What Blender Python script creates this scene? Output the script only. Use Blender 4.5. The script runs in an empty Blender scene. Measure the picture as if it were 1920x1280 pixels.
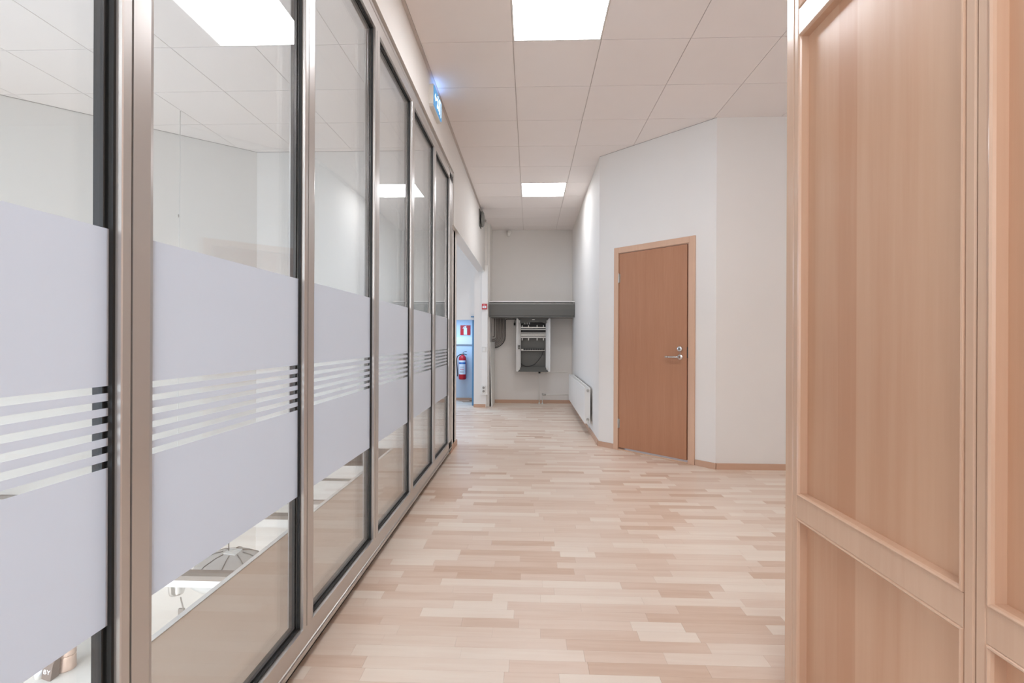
import bpy, math, random
from mathutils import Vector, Matrix
random.seed(7)
S = bpy.context.scene
COL = S.collection
PI = math.pi
H = 1.175                       # eye height
CZ = 3.209                      # ceiling height

# ------------------------------------------------------------ camera
cam_data = bpy.data.cameras.new('camera')
cam_data.sensor_width = 36.0
cam_data.lens = 911.0 / 1920.0 * 36.0
cam_data.shift_y = -3.6 / 1920.0
cam_data.clip_start = 0.02
cam = bpy.data.objects.new('camera', cam_data)
COL.objects.link(cam)
cam.location = (0, 0, H)
yaw = math.atan(33 / 911.0)
cam.matrix_world = Matrix.Translation((0, 0, H)) @ Matrix.Rotation(yaw, 4, 'Z') @ Matrix.Rotation(PI / 2, 4, 'X') @ Matrix.Rotation(0.004, 4, 'Z')
S.camera = cam

# ------------------------------------------------------------ view, world, lights
S.view_settings.view_transform = 'Standard'
S.view_settings.look = 'None'
S.view_settings.exposure = 1.3
S.view_settings.gamma = 1.0
S.view_settings.use_curve_mapping = False
S.cycles.use_denoising = True
S.cycles.max_bounces = 10
S.cycles.diffuse_bounces = 6
S.cycles.glossy_bounces = 6
S.cycles.transmission_bounces = 6
S.cycles.transparent_max_bounces = 24
S.cycles.caustics_reflective = False
S.cycles.caustics_refractive = False
S.cycles.sample_clamp_indirect = 8.0
w = bpy.data.worlds.new('world')
S.world = w
w.use_nodes = True
w.node_tree.nodes['Background'].inputs[0].default_value = (0.8, 0.88, 1.0, 1)
w.node_tree.nodes['Background'].inputs[1].default_value = 0.3
LAMP = 10.0                      # radiance of the ceiling panels


def area(name, loc, rot, sx, sy, power, col=(1, 1, 1)):
    d = bpy.data.lights.new(name, 'AREA')
    d.shape = 'RECTANGLE'
    d.size = sx
    d.size_y = sy
    d.energy = power
    d.color = col
    o = bpy.data.objects.new(name, d)
    o.location = loc
    o.rotation_euler = rot
    COL.objects.link(o)
    return o


# daylight through the side passage's window (left of the opening), the windows behind the camera, the shop floor below
area('passage_daylight', (-3.9, 6.9, 1.5), (0, -PI / 2, 0), 1.6, 2.2, 22, (0.62, 0.78, 1.0))
area('rear_window_daylight', (1.2, -2.75, 1.7), (PI / 2, 0, 0), 3.6, 2.0, 32, (0.97, 0.98, 1.0))
area('atrium_window_daylight', (-5.3, -0.8, 1.0), (0, -PI / 2, 0), 3.0, 2.6, 105, (0.54, 0.74, 1.0))
area('shop_light', (-3.4, 1.2, -0.35), (0, 0, 0), 2.4, 2.4, 72, (0.97, 0.97, 1.0))
area('closet_fill', (-1.45, 8.78, 1.57), (0, 0, 0), 0.6, 0.2, 4.5, (0.5, 0.74, 1.0))  # added cool fill that brightens the recess, not a lamp of the place


# ------------------------------------------------------------ materials
def new_mat(name):
    m = bpy.data.materials.new(name)
    m.use_nodes = True
    nt = m.node_tree
    return m, nt, nt.nodes, nt.links, nt.nodes['Principled BSDF']


def srgb(r, g, b):
    f = lambda c: (c / 12.92 if c <= 0.04045 else ((c + 0.055) / 1.055) ** 2.4)
    return (f(r / 255), f(g / 255), f(b / 255), 1)


def plain(name, col, rough=0.5, metal=0.0, noise=0.04, scale=6.0, bump=0.0, bscale=300.0, spec=0.5):
    m, nt, N, L, b = new_mat(name)
    b.inputs['Roughness'].default_value = rough
    b.inputs['Metallic'].default_value = metal
    b.inputs['Specular IOR Level'].default_value = spec
    tc = N.new('ShaderNodeTexCoord')
    nz = N.new('ShaderNodeTexNoise')
    nz.inputs['Scale'].default_value = scale
    nz.inputs['Detail'].default_value = 3
    L.new(tc.outputs['Object'], nz.inputs['Vector'])
    mr = N.new('ShaderNodeMapRange')
    mr.inputs['To Min'].default_value = 1 - noise
    mr.inputs['To Max'].default_value = 1 + noise
    L.new(nz.outputs['Fac'], mr.inputs['Value'])
    hs = N.new('ShaderNodeHueSaturation')
    hs.inputs['Color'].default_value = col
    L.new(mr.outputs['Result'], hs.inputs['Value'])
    L.new(hs.outputs['Color'], b.inputs['Base Color'])
    if bump:
        n2 = N.new('ShaderNodeTexNoise')
        n2.inputs['Scale'].default_value = bscale
        L.new(tc.outputs['Object'], n2.inputs['Vector'])
        bp = N.new('ShaderNodeBump')
        bp.inputs['Strength'].default_value = bump
        bp.inputs['Distance'].default_value = 0.002
        L.new(n2.outputs['Fac'], bp.inputs['Height'])
        L.new(bp.outputs['Normal'], b.inputs['Normal'])
    return m


def wood(name, c1, c2, rough=0.35, scale=(14, 14, 0.7), band=None, spec=0.5):
    """veneer: fine grain stretched along z, optional broad leaf bands"""
    m, nt, N, L, b = new_mat(name)
    b.inputs['Roughness'].default_value = rough
    b.inputs['Specular IOR Level'].default_value = spec
    tc = N.new('ShaderNodeTexCoord')
    mp = N.new('ShaderNodeMapping')
    mp.inputs['Scale'].default_value = scale
    L.new(tc.outputs['Object'], mp.inputs['Vector'])
    nz = N.new('ShaderNodeTexNoise')
    nz.inputs['Scale'].default_value = 6
    nz.inputs['Detail'].default_value = 6
    nz.inputs['Roughness'].default_value = 0.65
    L.new(mp.outputs['Vector'], nz.inputs['Vector'])
    n0 = N.new('ShaderNodeTexNoise')
    n0.inputs['Scale'].default_value = 0.9
    n0.inputs['Detail'].default_value = 2
    L.new(mp.outputs['Vector'], n0.inputs['Vector'])
    ad = N.new('ShaderNodeMath')
    ad.operation = 'ADD'
    L.new(nz.outputs['Fac'], ad.inputs[0])
    L.new(n0.outputs['Fac'], ad.inputs[1])
    last = ad
    if band:
        vo = N.new('ShaderNodeTexVoronoi')
        vo.inputs['Scale'].default_value = 1.0
        mp2 = N.new('ShaderNodeMapping')
        mp2.inputs['Scale'].default_value = band
        L.new(tc.outputs['Object'], mp2.inputs['Vector'])
        L.new(mp2.outputs['Vector'], vo.inputs['Vector'])
        sp = N.new('ShaderNodeSeparateColor')
        L.new(vo.outputs['Color'], sp.inputs['Color'])
        ml = N.new('ShaderNodeMath')
        ml.operation = 'MULTIPLY_ADD'
        ml.inputs[1].default_value = 0.5
        L.new(sp.outputs['Red'], ml.inputs[0])
        L.new(ad.outputs[0], ml.inputs[2])
        a3 = N.new('ShaderNodeMath')
        a3.operation = 'SUBTRACT'
        a3.inputs[1].default_value = 0.25
        L.new(ml.outputs[0], a3.inputs[0])
        last = a3
    mr = N.new('ShaderNodeMapRange')
    mr.inputs['From Min'].default_value = 0.65
    mr.inputs['From Max'].default_value = 1.35
    L.new(last.outputs[0], mr.inputs['Value'])
    mx = N.new('ShaderNodeMix')
    mx.data_type = 'RGBA'
    mx.inputs[6].default_value = c1
    mx.inputs[7].default_value = c2
    L.new(mr.outputs['Result'], mx.inputs[0])
    L.new(mx.outputs[2], b.inputs['Base Color'])
    return m


def emis(name, col, s, base=(0.8, 0.8, 0.8, 1)):
    m, nt, N, L, b = new_mat(name)
    b.inputs['Base Color'].default_value = base
    b.inputs['Emission Color'].default_value = col
    b.inputs['Emission Strength'].default_value = s
    return m


def glass_mat():
    m, nt, N, L, b = new_mat('clear_glass')
    N.remove(b)
    out = [n for n in N if n.type == 'OUTPUT_MATERIAL'][0]
    tr = N.new('ShaderNodeBsdfTransparent')
    tr.inputs['Color'].default_value = (0.97, 0.975, 0.97, 1)
    gl = N.new('ShaderNodeBsdfGlossy')
    gl.inputs['Roughness'].default_value = 0.0
    gl.inputs['Color'].default_value = (1, 1, 1, 1)
    lw = N.new('ShaderNodeLayerWeight')
    lw.inputs['Blend'].default_value = 0.5
    pw = N.new('ShaderNodeMath')
    pw.operation = 'POWER'
    pw.inputs[1].default_value = 5
    L.new(lw.outputs['Facing'], pw.inputs[0])
    ma = N.new('ShaderNodeMath')
    ma.operation = 'MULTIPLY_ADD'
    ma.inputs[1].default_value = 0.96
    ma.inputs[2].default_value = 0.04
    ma.use_clamp = True
    L.new(pw.outputs[0], ma.inputs[0])
    mx = N.new('ShaderNodeMixShader')
    L.new(ma.outputs[0], mx.inputs[0])
    L.new(tr.outputs[0], mx.inputs[1])
    L.new(gl.outputs[0], mx.inputs[2])
    L.new(mx.outputs[0], out.inputs['Surface'])
    return m


def film_mat():
    m, nt, N, L, b = new_mat('frosted_film')
    out = [n for n in N if n.type == 'OUTPUT_MATERIAL'][0]
    b.inputs['Base Color'].default_value = (0.64, 0.63, 0.63, 1)
    b.inputs['Roughness'].default_value = 0.45
    b.inputs['Specular IOR Level'].default_value = 0.35
    tl = N.new('ShaderNodeBsdfTranslucent')
    tl.inputs['Color'].default_value = (0.86, 0.87, 0.9, 1)
    mx = N.new('ShaderNodeMixShader')
    mx.inputs[0].default_value = 0.55
    L.new(b.outputs[0], mx.inputs[1])
    L.new(tl.outputs[0], mx.inputs[2])
    L.new(mx.outputs[0], out.inputs['Surface'])
    return m


def plank_mat():
    m, nt, N, L, b = new_mat('beech_laminate')
    b.inputs['Roughness'].default_value = 0.38
    b.inputs['Specular IOR Level'].default_value = 0.45
    at = N.new('ShaderNodeAttribute')
    at.attribute_name = 'tone'
    tc = N.new('ShaderNodeTexCoord')
    mp = N.new('ShaderNodeMapping')
    mp.inputs['Scale'].default_value = (1.3, 16, 1)
    L.new(tc.outputs['Object'], mp.inputs['Vector'])
    # shift the grain from strip to strip
    sc = N.new('ShaderNodeVectorMath')
    sc.operation = 'SCALE'
    sc.inputs['Scale'].default_value = 40
    cx = N.new('ShaderNodeCombineXYZ')
    L.new(at.outputs['Fac'], cx.inputs[0])
    L.new(at.outputs['Fac'], cx.inputs[2])
    L.new(cx.outputs[0], sc.inputs[0])
    av = N.new('ShaderNodeVectorMath')
    av.operation = 'ADD'
    L.new(mp.outputs['Vector'], av.inputs[0])
    L.new(sc.outputs['Vector'], av.inputs[1])
    nz = N.new('ShaderNodeTexNoise')
    nz.inputs['Scale'].default_value = 2.6
    nz.inputs['Detail'].default_value = 5
    nz.inputs['Distortion'].default_value = 0.6
    L.new(av.outputs['Vector'], nz.inputs['Vector'])
    a = N.new('ShaderNodeMath')
    a.operation = 'MULTIPLY_ADD'
    a.inputs[1].default_value = 0.55
    L.new(nz.outputs['Fac'], a.inputs[0])
    s2 = N.new('ShaderNodeMath')
    s2.operation = 'SUBTRACT'
    s2.inputs[1].default_value = 0.275
    L.new(at.outputs['Fac'], s2.inputs[0])
    L.new(s2.outputs[0], a.inputs[2])
    cr = N.new('ShaderNodeValToRGB')
    e = cr.color_ramp.elements
    e[0].position = 0.0
    e[0].color = PL[0]
    e[1].position = 1.0
    e[1].color = PL[2]
    k = cr.color_ramp.elements.new(0.5)
    k.color = PL[1]
    L.new(a.outputs[0], cr.inputs['Fac'])
    L.new(cr.outputs['Color'], b.inputs['Base Color'])
    return m


PL = (srgb(207, 176, 151), srgb(226, 205, 187), srgb(238, 225, 210))
M = {
    'wall': plain('painted_wall', srgb(226, 222, 217), 0.7, noise=0.01, bump=0.08, bscale=220, spec=0.25),
    'tile': plain('ceiling_tile', srgb(240, 233, 229), 0.85, noise=0.012, bump=0.15, bscale=500, spec=0.2),
    'grid': plain('ceiling_grid', srgb(200, 190, 184), 0.6, noise=0.01),
    'cool': plain('pale_blue_paint', srgb(202, 214, 226), 0.7, noise=0.01),
    'white': plain('white_lacquer', srgb(232, 230, 226), 0.35, noise=0.01),
    'offwhite': plain('white_plastic', srgb(222, 220, 214), 0.45, noise=0.01),
    'plank': plank_mat(),
    'ledge': plain('ledge_paint', srgb(194, 170, 150), 0.6, noise=0.02),
    'seam': plain('floor_seam', srgb(180, 148, 124), 0.6),
    'alu': plain('bronze_aluminium', srgb(194, 190, 186), 0.31, metal=0.7, noise=0.02),
    'alu_dark': plain('shadow_grey_aluminium', srgb(104, 98, 92), 0.4, metal=0.6, noise=0.02),
    'gasket': plain('black_gasket', srgb(24, 24, 23), 0.6),
    'glass': glass_mat(),
    'film': film_mat(),
    'door': wood('beech_door_veneer', srgb(168, 117, 86), srgb(178, 128, 97), 0.42),
    'casing': wood('beech_casing', srgb(202, 164, 138), srgb(210, 174, 148), 0.45),
    'base': wood('beech_baseboard', srgb(190, 154, 130), srgb(198, 162, 138), 0.45, scale=(0.7, 0.7, 14)),
    'panel': wood('beech_panel_veneer', srgb(190, 142, 110), srgb(206, 166, 136), 0.28, scale=(3, 3, 0.12), band=(1, 4.2, 0.0)),
    'stile': wood('beech_stile', srgb(200, 164, 138), srgb(208, 174, 148), 0.22, scale=(10, 10, 0.4)),
    'lamp': emis('lamp_diffuser', (0.965, 0.985, 1.03, 1), LAMP),
    'lamp_soft': emis('soft_lamp_diffuser', (0.965, 0.985, 1.03, 1), LAMP * 0.62),
    'steel': plain('polished_steel', srgb(215, 215, 215), 0.18, metal=1.0, noise=0.01),
    'dull': plain('satin_steel', srgb(185, 182, 176), 0.35, metal=0.8, noise=0.01),
    'darkgrey': plain('dark_grey_metal', srgb(98, 97, 92), 0.5, noise=0.03),
    'midgrey': plain('grey_metal', srgb(120, 119, 114), 0.5, noise=0.03),
    'cable': plain('grey_cable', srgb(150, 143, 137), 0.5),
    'black': plain('black_plastic', srgb(30, 29, 28), 0.5),
    'red': plain('red_enamel', srgb(196, 28, 38), 0.3),
    'blue': plain('blue_door_paint', srgb(84, 130, 166), 0.4),
    'labelblue': plain('label_blue', srgb(50, 105, 175), 0.5),
    'paper': plain('white_label', srgb(228, 232, 238), 0.5),
    'exit': emis('exit_sign_face', (0.10, 0.32, 0.62, 1), 0.34, (0.06, 0.16, 0.28, 1)),
    'exit_slot': emis('exit_sign_slot', (0.2, 0.42, 1.0, 1), 3.2),
    'exitwhite': emis('exit_sign_pictogram', (0.62, 0.9, 1.0, 1), 1.1),
    'bag': plain('brown_paper', srgb(104, 92, 86), 0.7),
    'shade': plain('grey_shade', srgb(190, 188, 184), 0.4),
    'beamgrey': plain('beam_grey', srgb(140, 130, 122), 0.5),
    'crate': plain('copper_metal', srgb(214, 190, 176), 0.3, metal=0.5),
}


# ------------------------------------------------------------ mesh helpers
class MB:
    def __init__(s):
        s.v, s.f, s.t, s.sm = [], [], [], []

    def quad(s, pts, tone=0.5, sm=False):
        b = len(s.v)
        s.v += [tuple(p) for p in pts]
        s.f.append(tuple(range(b, b + len(pts))))
        s.t.append(tone)
        s.sm.append(sm)

    def box(s, x0, y0, z0, x1, y1, z1, T=None, tone=0.5):
        c = [(x0, y0, z0), (x1, y0, z0), (x1, y1, z0), (x0, y1, z0), (x0, y0, z1), (x1, y0, z1), (x1, y1, z1), (x0, y1, z1)]
        if T:
            c = [tuple(T @ Vector(p)) for p in c]
        b = len(s.v)
        s.v += c
        for q in ((0, 3, 2, 1), (4, 5, 6, 7), (0, 1, 5, 4), (1, 2, 6, 5), (2, 3, 7, 6), (3, 0, 4, 7)):
            s.f.append(tuple(b + i for i in q))
            s.t.append(tone)
            s.sm.append(False)
        return s

    def prism(s, pts, z0, z1, T=None):
        """polygon pts (u,v) extruded along w"""
        n = len(pts)
        c = [(p[0], p[1], z0) for p in pts] + [(p[0], p[1], z1) for p in pts]
        if T:
            c = [tuple(T @ Vector(p)) for p in c]
        b = len(s.v)
        s.v += c
        s.f.append(tuple(b + i for i in reversed(range(n))))
        s.f.append(tuple(b + n + i for i in range(n)))
        s.t += [0.5, 0.5]
        s.sm += [False, False]
        for i in range(n):
            j = (i + 1) % n
            s.f.append((b + i, b + j, b + n + j, b + n + i))
            s.t.append(0.5)
            s.sm.append(False)
        return s

    def loft(s, rings, closed=True, caps=True, sm=True):
        n = len(rings[0])
        b = len(s.v)
        for r in rings:
            s.v += [tuple(p) for p in r]
        for k in range(len(rings) - 1):
            for i in range(n if closed else n - 1):
                j = (i + 1) % n
                s.f.append((b + k * n + i, b + k * n + j, b + (k + 1) * n + j, b + (k + 1) * n + i))
                s.t.append(0.5)
                s.sm.append(sm)
        if caps:
            s.f.append(tuple(b + i for i in reversed(range(n))))
            s.f.append(tuple(b + (len(rings) - 1) * n + i for i in range(n)))
            s.t += [0.5, 0.5]
            s.sm += [False, False]
        return s

    def lathe(s, prof, T=None, n=24):
        """prof (r,h) about local z"""
        T = T or Matrix()
        rings = [[T @ Vector((max(r, 1e-4) * math.cos(2 * PI * i / n), max(r, 1e-4) * math.sin(2 * PI * i / n), h)) for i in range(n)] for r, h in prof]
        return s.loft(rings)

    def tube(s, pts, r, n=8):
        pts = [Vector(p) for p in pts]
        rings = []
        up = Vector((0, 0, 1))
        prev = None
        for i, p in enumerate(pts):
            a = pts[max(i - 1, 0)]
            c = pts[min(i + 1, len(pts) - 1)]
            t = (c - a).normalized()
            if prev is None:
                u = t.cross(up if abs(t.z) < 0.9 else Vector((1, 0, 0))).normalized()
            else:
                u = (prev - t * prev.dot(t)).normalized()
            prev = u
            v = t.cross(u)
            rings.append([p + r * (u * math.cos(2 * PI * k / n) + v * math.sin(2 * PI * k / n)) for k in range(n)])
        return s.loft(rings)

    def mesh(s, name, origin=(0, 0, 0)):
        o = Vector(origin)
        me = bpy.data.meshes.new(name)
        me.from_pydata([tuple(Vector(p) - o) for p in s.v], [], s.f)
        me.polygons.foreach_set('use_smooth', s.sm)
        at = me.attributes.new('tone', 'FLOAT', 'FACE')
        at.data.foreach_set('value', s.t)
        me.validate()
        me.update()
        return me


def world_loc(o):
    p = Vector((0, 0, 0))
    while o:
        p += o.location
        o = o.parent
    return p


def obj(name, mb, m, parent=None, loc=None, bevel=0, **props):
    """link ONE mesh object; vertices are given in world coordinates"""
    org = Vector(loc) if loc is not None else (world_loc(parent) if parent else Vector((0, 0, 0)))
    me = mb.mesh(name, org)
    me.materials.append(M[m])
    o = bpy.data.objects.new(name, me)
    COL.objects.link(o)
    if parent:
        o.parent = parent
        o.location = org - world_loc(parent)
    else:
        o.location = org
    if bevel:
        b = o.modifiers.new('bevel', 'BEVEL')
        b.width = bevel
        b.segments = 2
        b.limit_method = 'ANGLE'
    for k, v in props.items():
        o[k] = v
    return o


def thing(name, label, cat, loc, group=None, kind=None):
    o = bpy.data.objects.new(name, None)
    COL.objects.link(o)
    o.location = loc
    o.empty_display_size = 0.1
    o['label'] = label
    o['category'] = cat
    if group:
        o['group'] = group
    if kind:
        o['kind'] = kind
    return o


def box(*a, **k):
    return MB().box(*a, **k)


def wall_seg(name, a, b, z0, z1, th=0.1, side=1, m='wall', **props):
    """vertical slab from a to b, thickness on the far side"""
    a = Vector((a[0], a[1]))
    b = Vector((b[0], b[1]))
    d = (b - a).normalized()
    n = Vector((-d.y, d.x)) * side * th
    return obj(name, MB().prism([tuple(a), tuple(b), tuple(b + n), tuple(a + n)], z0, z1), m, **props)


ST = 'structure'

# ------------------------------------------------------------ ceiling
DA = Vector((0.770, 5.430, 0))
DB = Vector((1.700, 4.500, 0))
DD = (DB - DA).normalized()
ceil = obj('ceiling', box(-6.0, -3.0, CZ + 0.006, 4.0, 9.2, CZ + 0.1), 'grid', kind=ST,
           label='suspended ceiling of large pinkish white square tiles', category='ceiling')
LAMPS = [(-0.122, -0.886, 1), (-0.122, 2.714, 1), (-0.122, 6.314, 1), (2.278, -0.886, 1)]
ATR = [(-3.122, -2.086, 1), (-3.122, 0.314, 1)]
lampset = {(round(x, 3), round(y, 3)) for x, y, _ in LAMPS + ATR}
gap = 0.0025
ncol0 = -9
for i in range(ncol0, 7):
    x0 = -0.122 + 0.6 * i
    x1 = x0 + 0.6
    for j in range(-11, 10):
        y0 = 3.314 + 0.6 * j
        y1 = min(y0 + 0.6, 9.04)
        if y0 < -2.9:
            continue
        if (round(x0, 3), round(y0, 3)) in lampset:
            continue
        xa, xb = x0, x1
        # tiles outside every room are not there
        if y0 > 5.2 and (x1 < -3.95):
            continue
        if y0 > 5.5 and x0 > 0.8:
            continue
        if x1 < -5.7:
            continue
        if i == -1:
            xa = -0.757
        for (p, q) in ([(xa, xb)] if not (xa < -0.779 < xb) else [(xa, -0.9)]):
            if q - p < 0.02:
                continue
            obj('tile', box(p + gap, y0 + gap, CZ, q - gap, y1 - gap, CZ + 0.006), 'tile', ceil)


obj('trim_8', box(-0.779, -3.0, CZ - 0.0005, -0.757, 8.40, CZ + 0.006), 'grid', kind=ST, label='narrow edge trim between the left wall and the ceiling tiles', category='trim')


def ceiling_light(x, y, label, mt='lamp'):
    t = thing('ceiling_light', label, 'ceiling light', (x + 0.3, y + 0.3, CZ), 'square recessed ceiling light panels')
    f = MB()
    a = 0.004
    for q in ((x + a, y + a, x + 0.6 - a, y + 0.012), (x + a, y + 0.588, x + 0.6 - a, y + 0.6 - a),
              (x + a, y + 0.012, x + 0.012, y + 0.588), (x + 0.588, y + 0.012, x + 0.6 - a, y + 0.588)):
        f.box(q[0], q[1], CZ - 0.002, q[2], q[3], CZ + 0.005)
    obj('frame', f, 'white', t)
    obj('diffuser', box(x + 0.012, y + 0.012, CZ, x + 0.588, y + 0.588, CZ + 0.004), mt, t)


for (x, y, _), lb in zip(LAMPS, ['recessed square ceiling light above the near end of the corridor, behind the camera',
                                 'large bright square ceiling light at the top edge of the picture',
                                 'small bright square ceiling light deep in the corridor, before the electrical cabinet',
                                 'recessed square ceiling light behind the beech wardrobe']):
    ceiling_light(x, y, lb, 'lamp_soft' if y > 5 else 'lamp')
for (x, y, _), lb in zip(ATR, ['recessed square ceiling light over the void beyond the glass, rear one',
                               'recessed square ceiling light over the void beyond the glass, front one']):
    ceiling_light(x, y, lb, 'lamp_soft')

# ------------------------------------------------------------ floor
floor = obj('floor', MB().box(-1.455, -3.0, -0.2, 4.0, 5.2, -0.008).box(-4.0, 5.2, -0.2, 4.0, 9.6, -0.008), 'seam', kind=ST,
            label='pale pinkish beech floor of narrow strips laid across the corridor', category='floor')


def strip_range(y):
    """x range of the floor at depth y"""
    if y < 5.15:
        x0 = -0.872
    elif y < 5.45:
        x0 = -0.83
    else:
        x0 = -2.6
    if y < 4.5:
        x1 = 3.4
    elif y < 5.45:
        x1 = 1.72 - (y - 4.48)
    else:
        x1 = 0.80
    return x0, x1


strips = []
row_h = 0.066
y = -1.98
while y < 9.35:
    x0, x1 = strip_range(y + row_h)
    x1 = max(x1, strip_range(y)[1])
    x = x0 - random.uniform(0, 0.3)
    while x < x1:
        ln = random.choice([0.22, 0.3, 0.36, 0.42, 0.48, 0.55]) + random.uniform(-0.03, 0.03)
        tone = min(1, max(0, random.gauss(0.56, 0.16)))
        if random.random() < 0.12:
            tone = random.uniform(0.08, 0.3)
        if random.random() < 0.12:
            tone = random.uniform(0.85, 1.0)
        xa = max(x, x0)
        xb = min(x + ln, x1)
        if xb - xa > 0.01 and not (9.0 < y and xb > -0.9):
            strips.append((xa, y, xb, y + row_h, tone))
        x += ln
    y += row_h


def shown(s):
    cx, cy = (s[0] + s[2]) / 2, (s[1] + s[3]) / 2
    if cy < 1.62 or cy > 9:
        return 0
    r = cx / cy
    if r > 0.52 or cx < -0.80 or r < -1.1:
        return 0
    return (s[2] - s[0]) / cy ** 3


order = sorted(range(len(strips)), key=lambda i: -shown(strips[i]))
ind = {i for i in order[:300] if shown(strips[i]) > 0}
rest = MB()
g = 0.0003
for i, (xa, ya, xb, yb, tone) in enumerate(strips):
    if i in ind:
        obj('plank', box(xa + g, ya + g, -0.008, xb - g, yb - g, 0, tone=tone), 'plank', floor)
    else:
        rest.box(xa + g, ya + g, -0.008, xb - g, yb - g, 0, tone=tone)
obj('plank_field', rest, 'plank', floor, kind='stuff')

obj('trim_4', box(-1.455, -3.0, -0.008, -0.872, 5.2, 0.0), 'ledge', kind=ST, label='grey-beige slab ledge beyond the glass', category='trim')

# ------------------------------------------------------------ walls of the corridor
TOP = 2.874           # underside of the wall above the glazing
wl = obj('wall_left', MB().box(-0.90, -3.0, TOP, -0.779, 4.95, CZ + 0.006).box(-0.90, 4.95, 2.349, -0.779, 8.40, CZ + 0.006)
         .box(-0.94, 4.95, 0, -0.82, 5.42, 2.349), 'wall', kind=ST,
         label='white left wall above the glazing and the side opening', category='wall')
obj('trim_1', box(-0.784, 4.955, 2.340, -0.7785, 8.38, 2.349), 'offwhite', kind=ST,
    label='thin pale edge strip under the wall over the side opening', category='trim')
obj('baseboard_left', box(-0.82, 4.952, 0, -0.806, 5.424, 0.055), 'base', kind=ST,
    label='short beech baseboard between the glazing and the side opening', category='baseboard')
# wall end with the trunking at the far side of the opening
obj('wall_pier', MB().box(-0.965, 8.40, 0, -0.745, 8.56, CZ + 0.006).box(-0.745, 8.50, 0, -0.70, 9.02, CZ + 0.006), 'wall', kind=ST,
    label='narrow white wall end between the side opening and the electrical cabinet niche', category='wall')
obj('baseboard_pier', box(-0.965, 8.388, 0, -0.76, 8.40, 0.055), 'base', kind=ST,
    label='short beech baseboard at the foot of the narrow white wall end', category='baseboard')
obj('wall_back', MB().box(-0.745, 9.02, 0, 0.80, 9.14, CZ + 0.006), 'wall', kind=ST,
    label='white end wall of the corridor behind the electrical cabinet', category='wall')
obj('baseboard_back', box(-0.70, 9.006, 0, 0.78, 9.02, 0.06), 'base', kind=ST,
    label='beech baseboard along the end wall', category='baseboard')
wall_seg('wall_right', (0.785, 9.02), (DA.x, DA.y), 0, CZ + 0.006, 0.10, side=1, kind=ST,
         label='white corridor wall with the radiator', category='wall')
obj('baseboard_right', MB().prism([(0.785, 9.006), (0.773, 9.006), (0.757, DA.y - 0.005), (0.77, DA.y)], 0, 0.06), 'base', kind=ST,
    label='beech baseboard under the radiator', category='baseboard')
# angled wall holding the door: local frame s along wall, t into the wall
TW = Matrix(((DD.x, -DD.y, 0, DA.x), (DD.y, DD.x, 0, DA.y), (0, 0, 1, 0), (0, 0, 0, 1)))
LW = (DB - DA).length
s0, s1, dtop = 0.245, 1.075, 2.12
obj('wall_angled', MB().box(0, 0, 0, s0, 0.12, CZ + 0.006, TW).box(s1, 0, 0, LW, 0.12, CZ + 0.006, TW).box(s0, 0, dtop, s1, 0.12, CZ + 0.006, TW), 'wall', kind=ST,
    label='white angled wall holding the beech door', category='wall')
obj('baseboard_angled', MB().box(0.0, -0.012, 0, 0.206, 0, 0.055, TW).box(1.125, -0.012, 0, LW + 0.005, 0, 0.055, TW), 'base', kind=ST,
    label='beech baseboard either side of the door', category='baseboard')
obj('wall_front_right', box(DB.x, DB.y, 0, 4.0, DB.y + 0.12, CZ + 0.006), 'wall', kind=ST,
    label='white wall right of the angled wall, partly behind the wardrobe', category='wall')
obj('baseboard_front_right', box(DB.x + 0.004, DB.y - 0.012, 0, 3.40, DB.y, 0.055), 'base', kind=ST,
    label='beech baseboard running behind the wardrobe', category='baseboard')
obj('wall_far_right', box(3.40, -3.0, 0, 3.5, DB.y, CZ + 0.006), 'wall', kind=ST, label='white side wall hidden behind the wardrobe', category='wall')
obj('wall_rear', MB().box(-0.9, -3.0, -0.0, 4.0, -2.9, 0.7).box(-0.9, -3.0, 2.7, 4.0, -2.9, CZ + 0.006).box(-0.9, -3.0, 0.7, -0.6, -2.9, 2.7).box(3.0, -3.0, 0.7, 4.0, -2.9, 2.7),
    'wall', kind=ST, label='white wall with a window behind the camera', category='wall')

# ------------------------------------------------------------ atrium beyond the glass
obj('wall_atrium_far', MB().box(-2.98, 5.20, -3.2, -0.82, 5.30, CZ + 0.006), 'wall', kind=ST,
    label='white far wall of the void beyond the glass', category='wall')
wall_seg('wall_atrium_angled', (-5.50, 2.98), (-2.98, 5.20), -3.2, CZ + 0.006, 0.1, side=1, kind=ST,
         label='white angled wall of the void beyond the glass', category='wall')
obj('wall_atrium_left', MB().box(-5.6, -3.0, -3.2, -5.5, 3.05, -0.5).box(-5.6, -3.0, 2.4, -5.5, 3.05, CZ + 0.006).box(-5.6, 1.0, -0.5, -5.5, 3.05, 2.4).box(-5.6, -3.0, -0.5, -5.5, -2.4, 2.4),
    'wall', kind=ST, label='white wall left of the void beyond the glass', category='wall')
obj('wall_atrium_rear', box(-5.6, -3.1, -3.2, -0.9, -3.0, CZ + 0.006), 'wall', kind=ST, label='white rear wall of the void beyond the glass', category='wall')
obj('wall_shop_below', box(-1.44, -3.0, -3.2, -1.34, 5.2, -0.2), 'wall', kind=ST, label='white wall of the shop below the corridor', category='wall')
obj('floor_shop_below', box(-5.6, -3.1, -3.3, -1.3, 5.3, -3.2), 'white', kind=ST, label='pale floor of the shop below the corridor', category='floor')
obj('trim_2', MB().box(-1.482, -3.0, -0.22, -1.455, 5.20, 0.004), 'white', kind=ST,
    label='white edge strip of the floor slab beyond the glass', category='trim')

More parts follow.
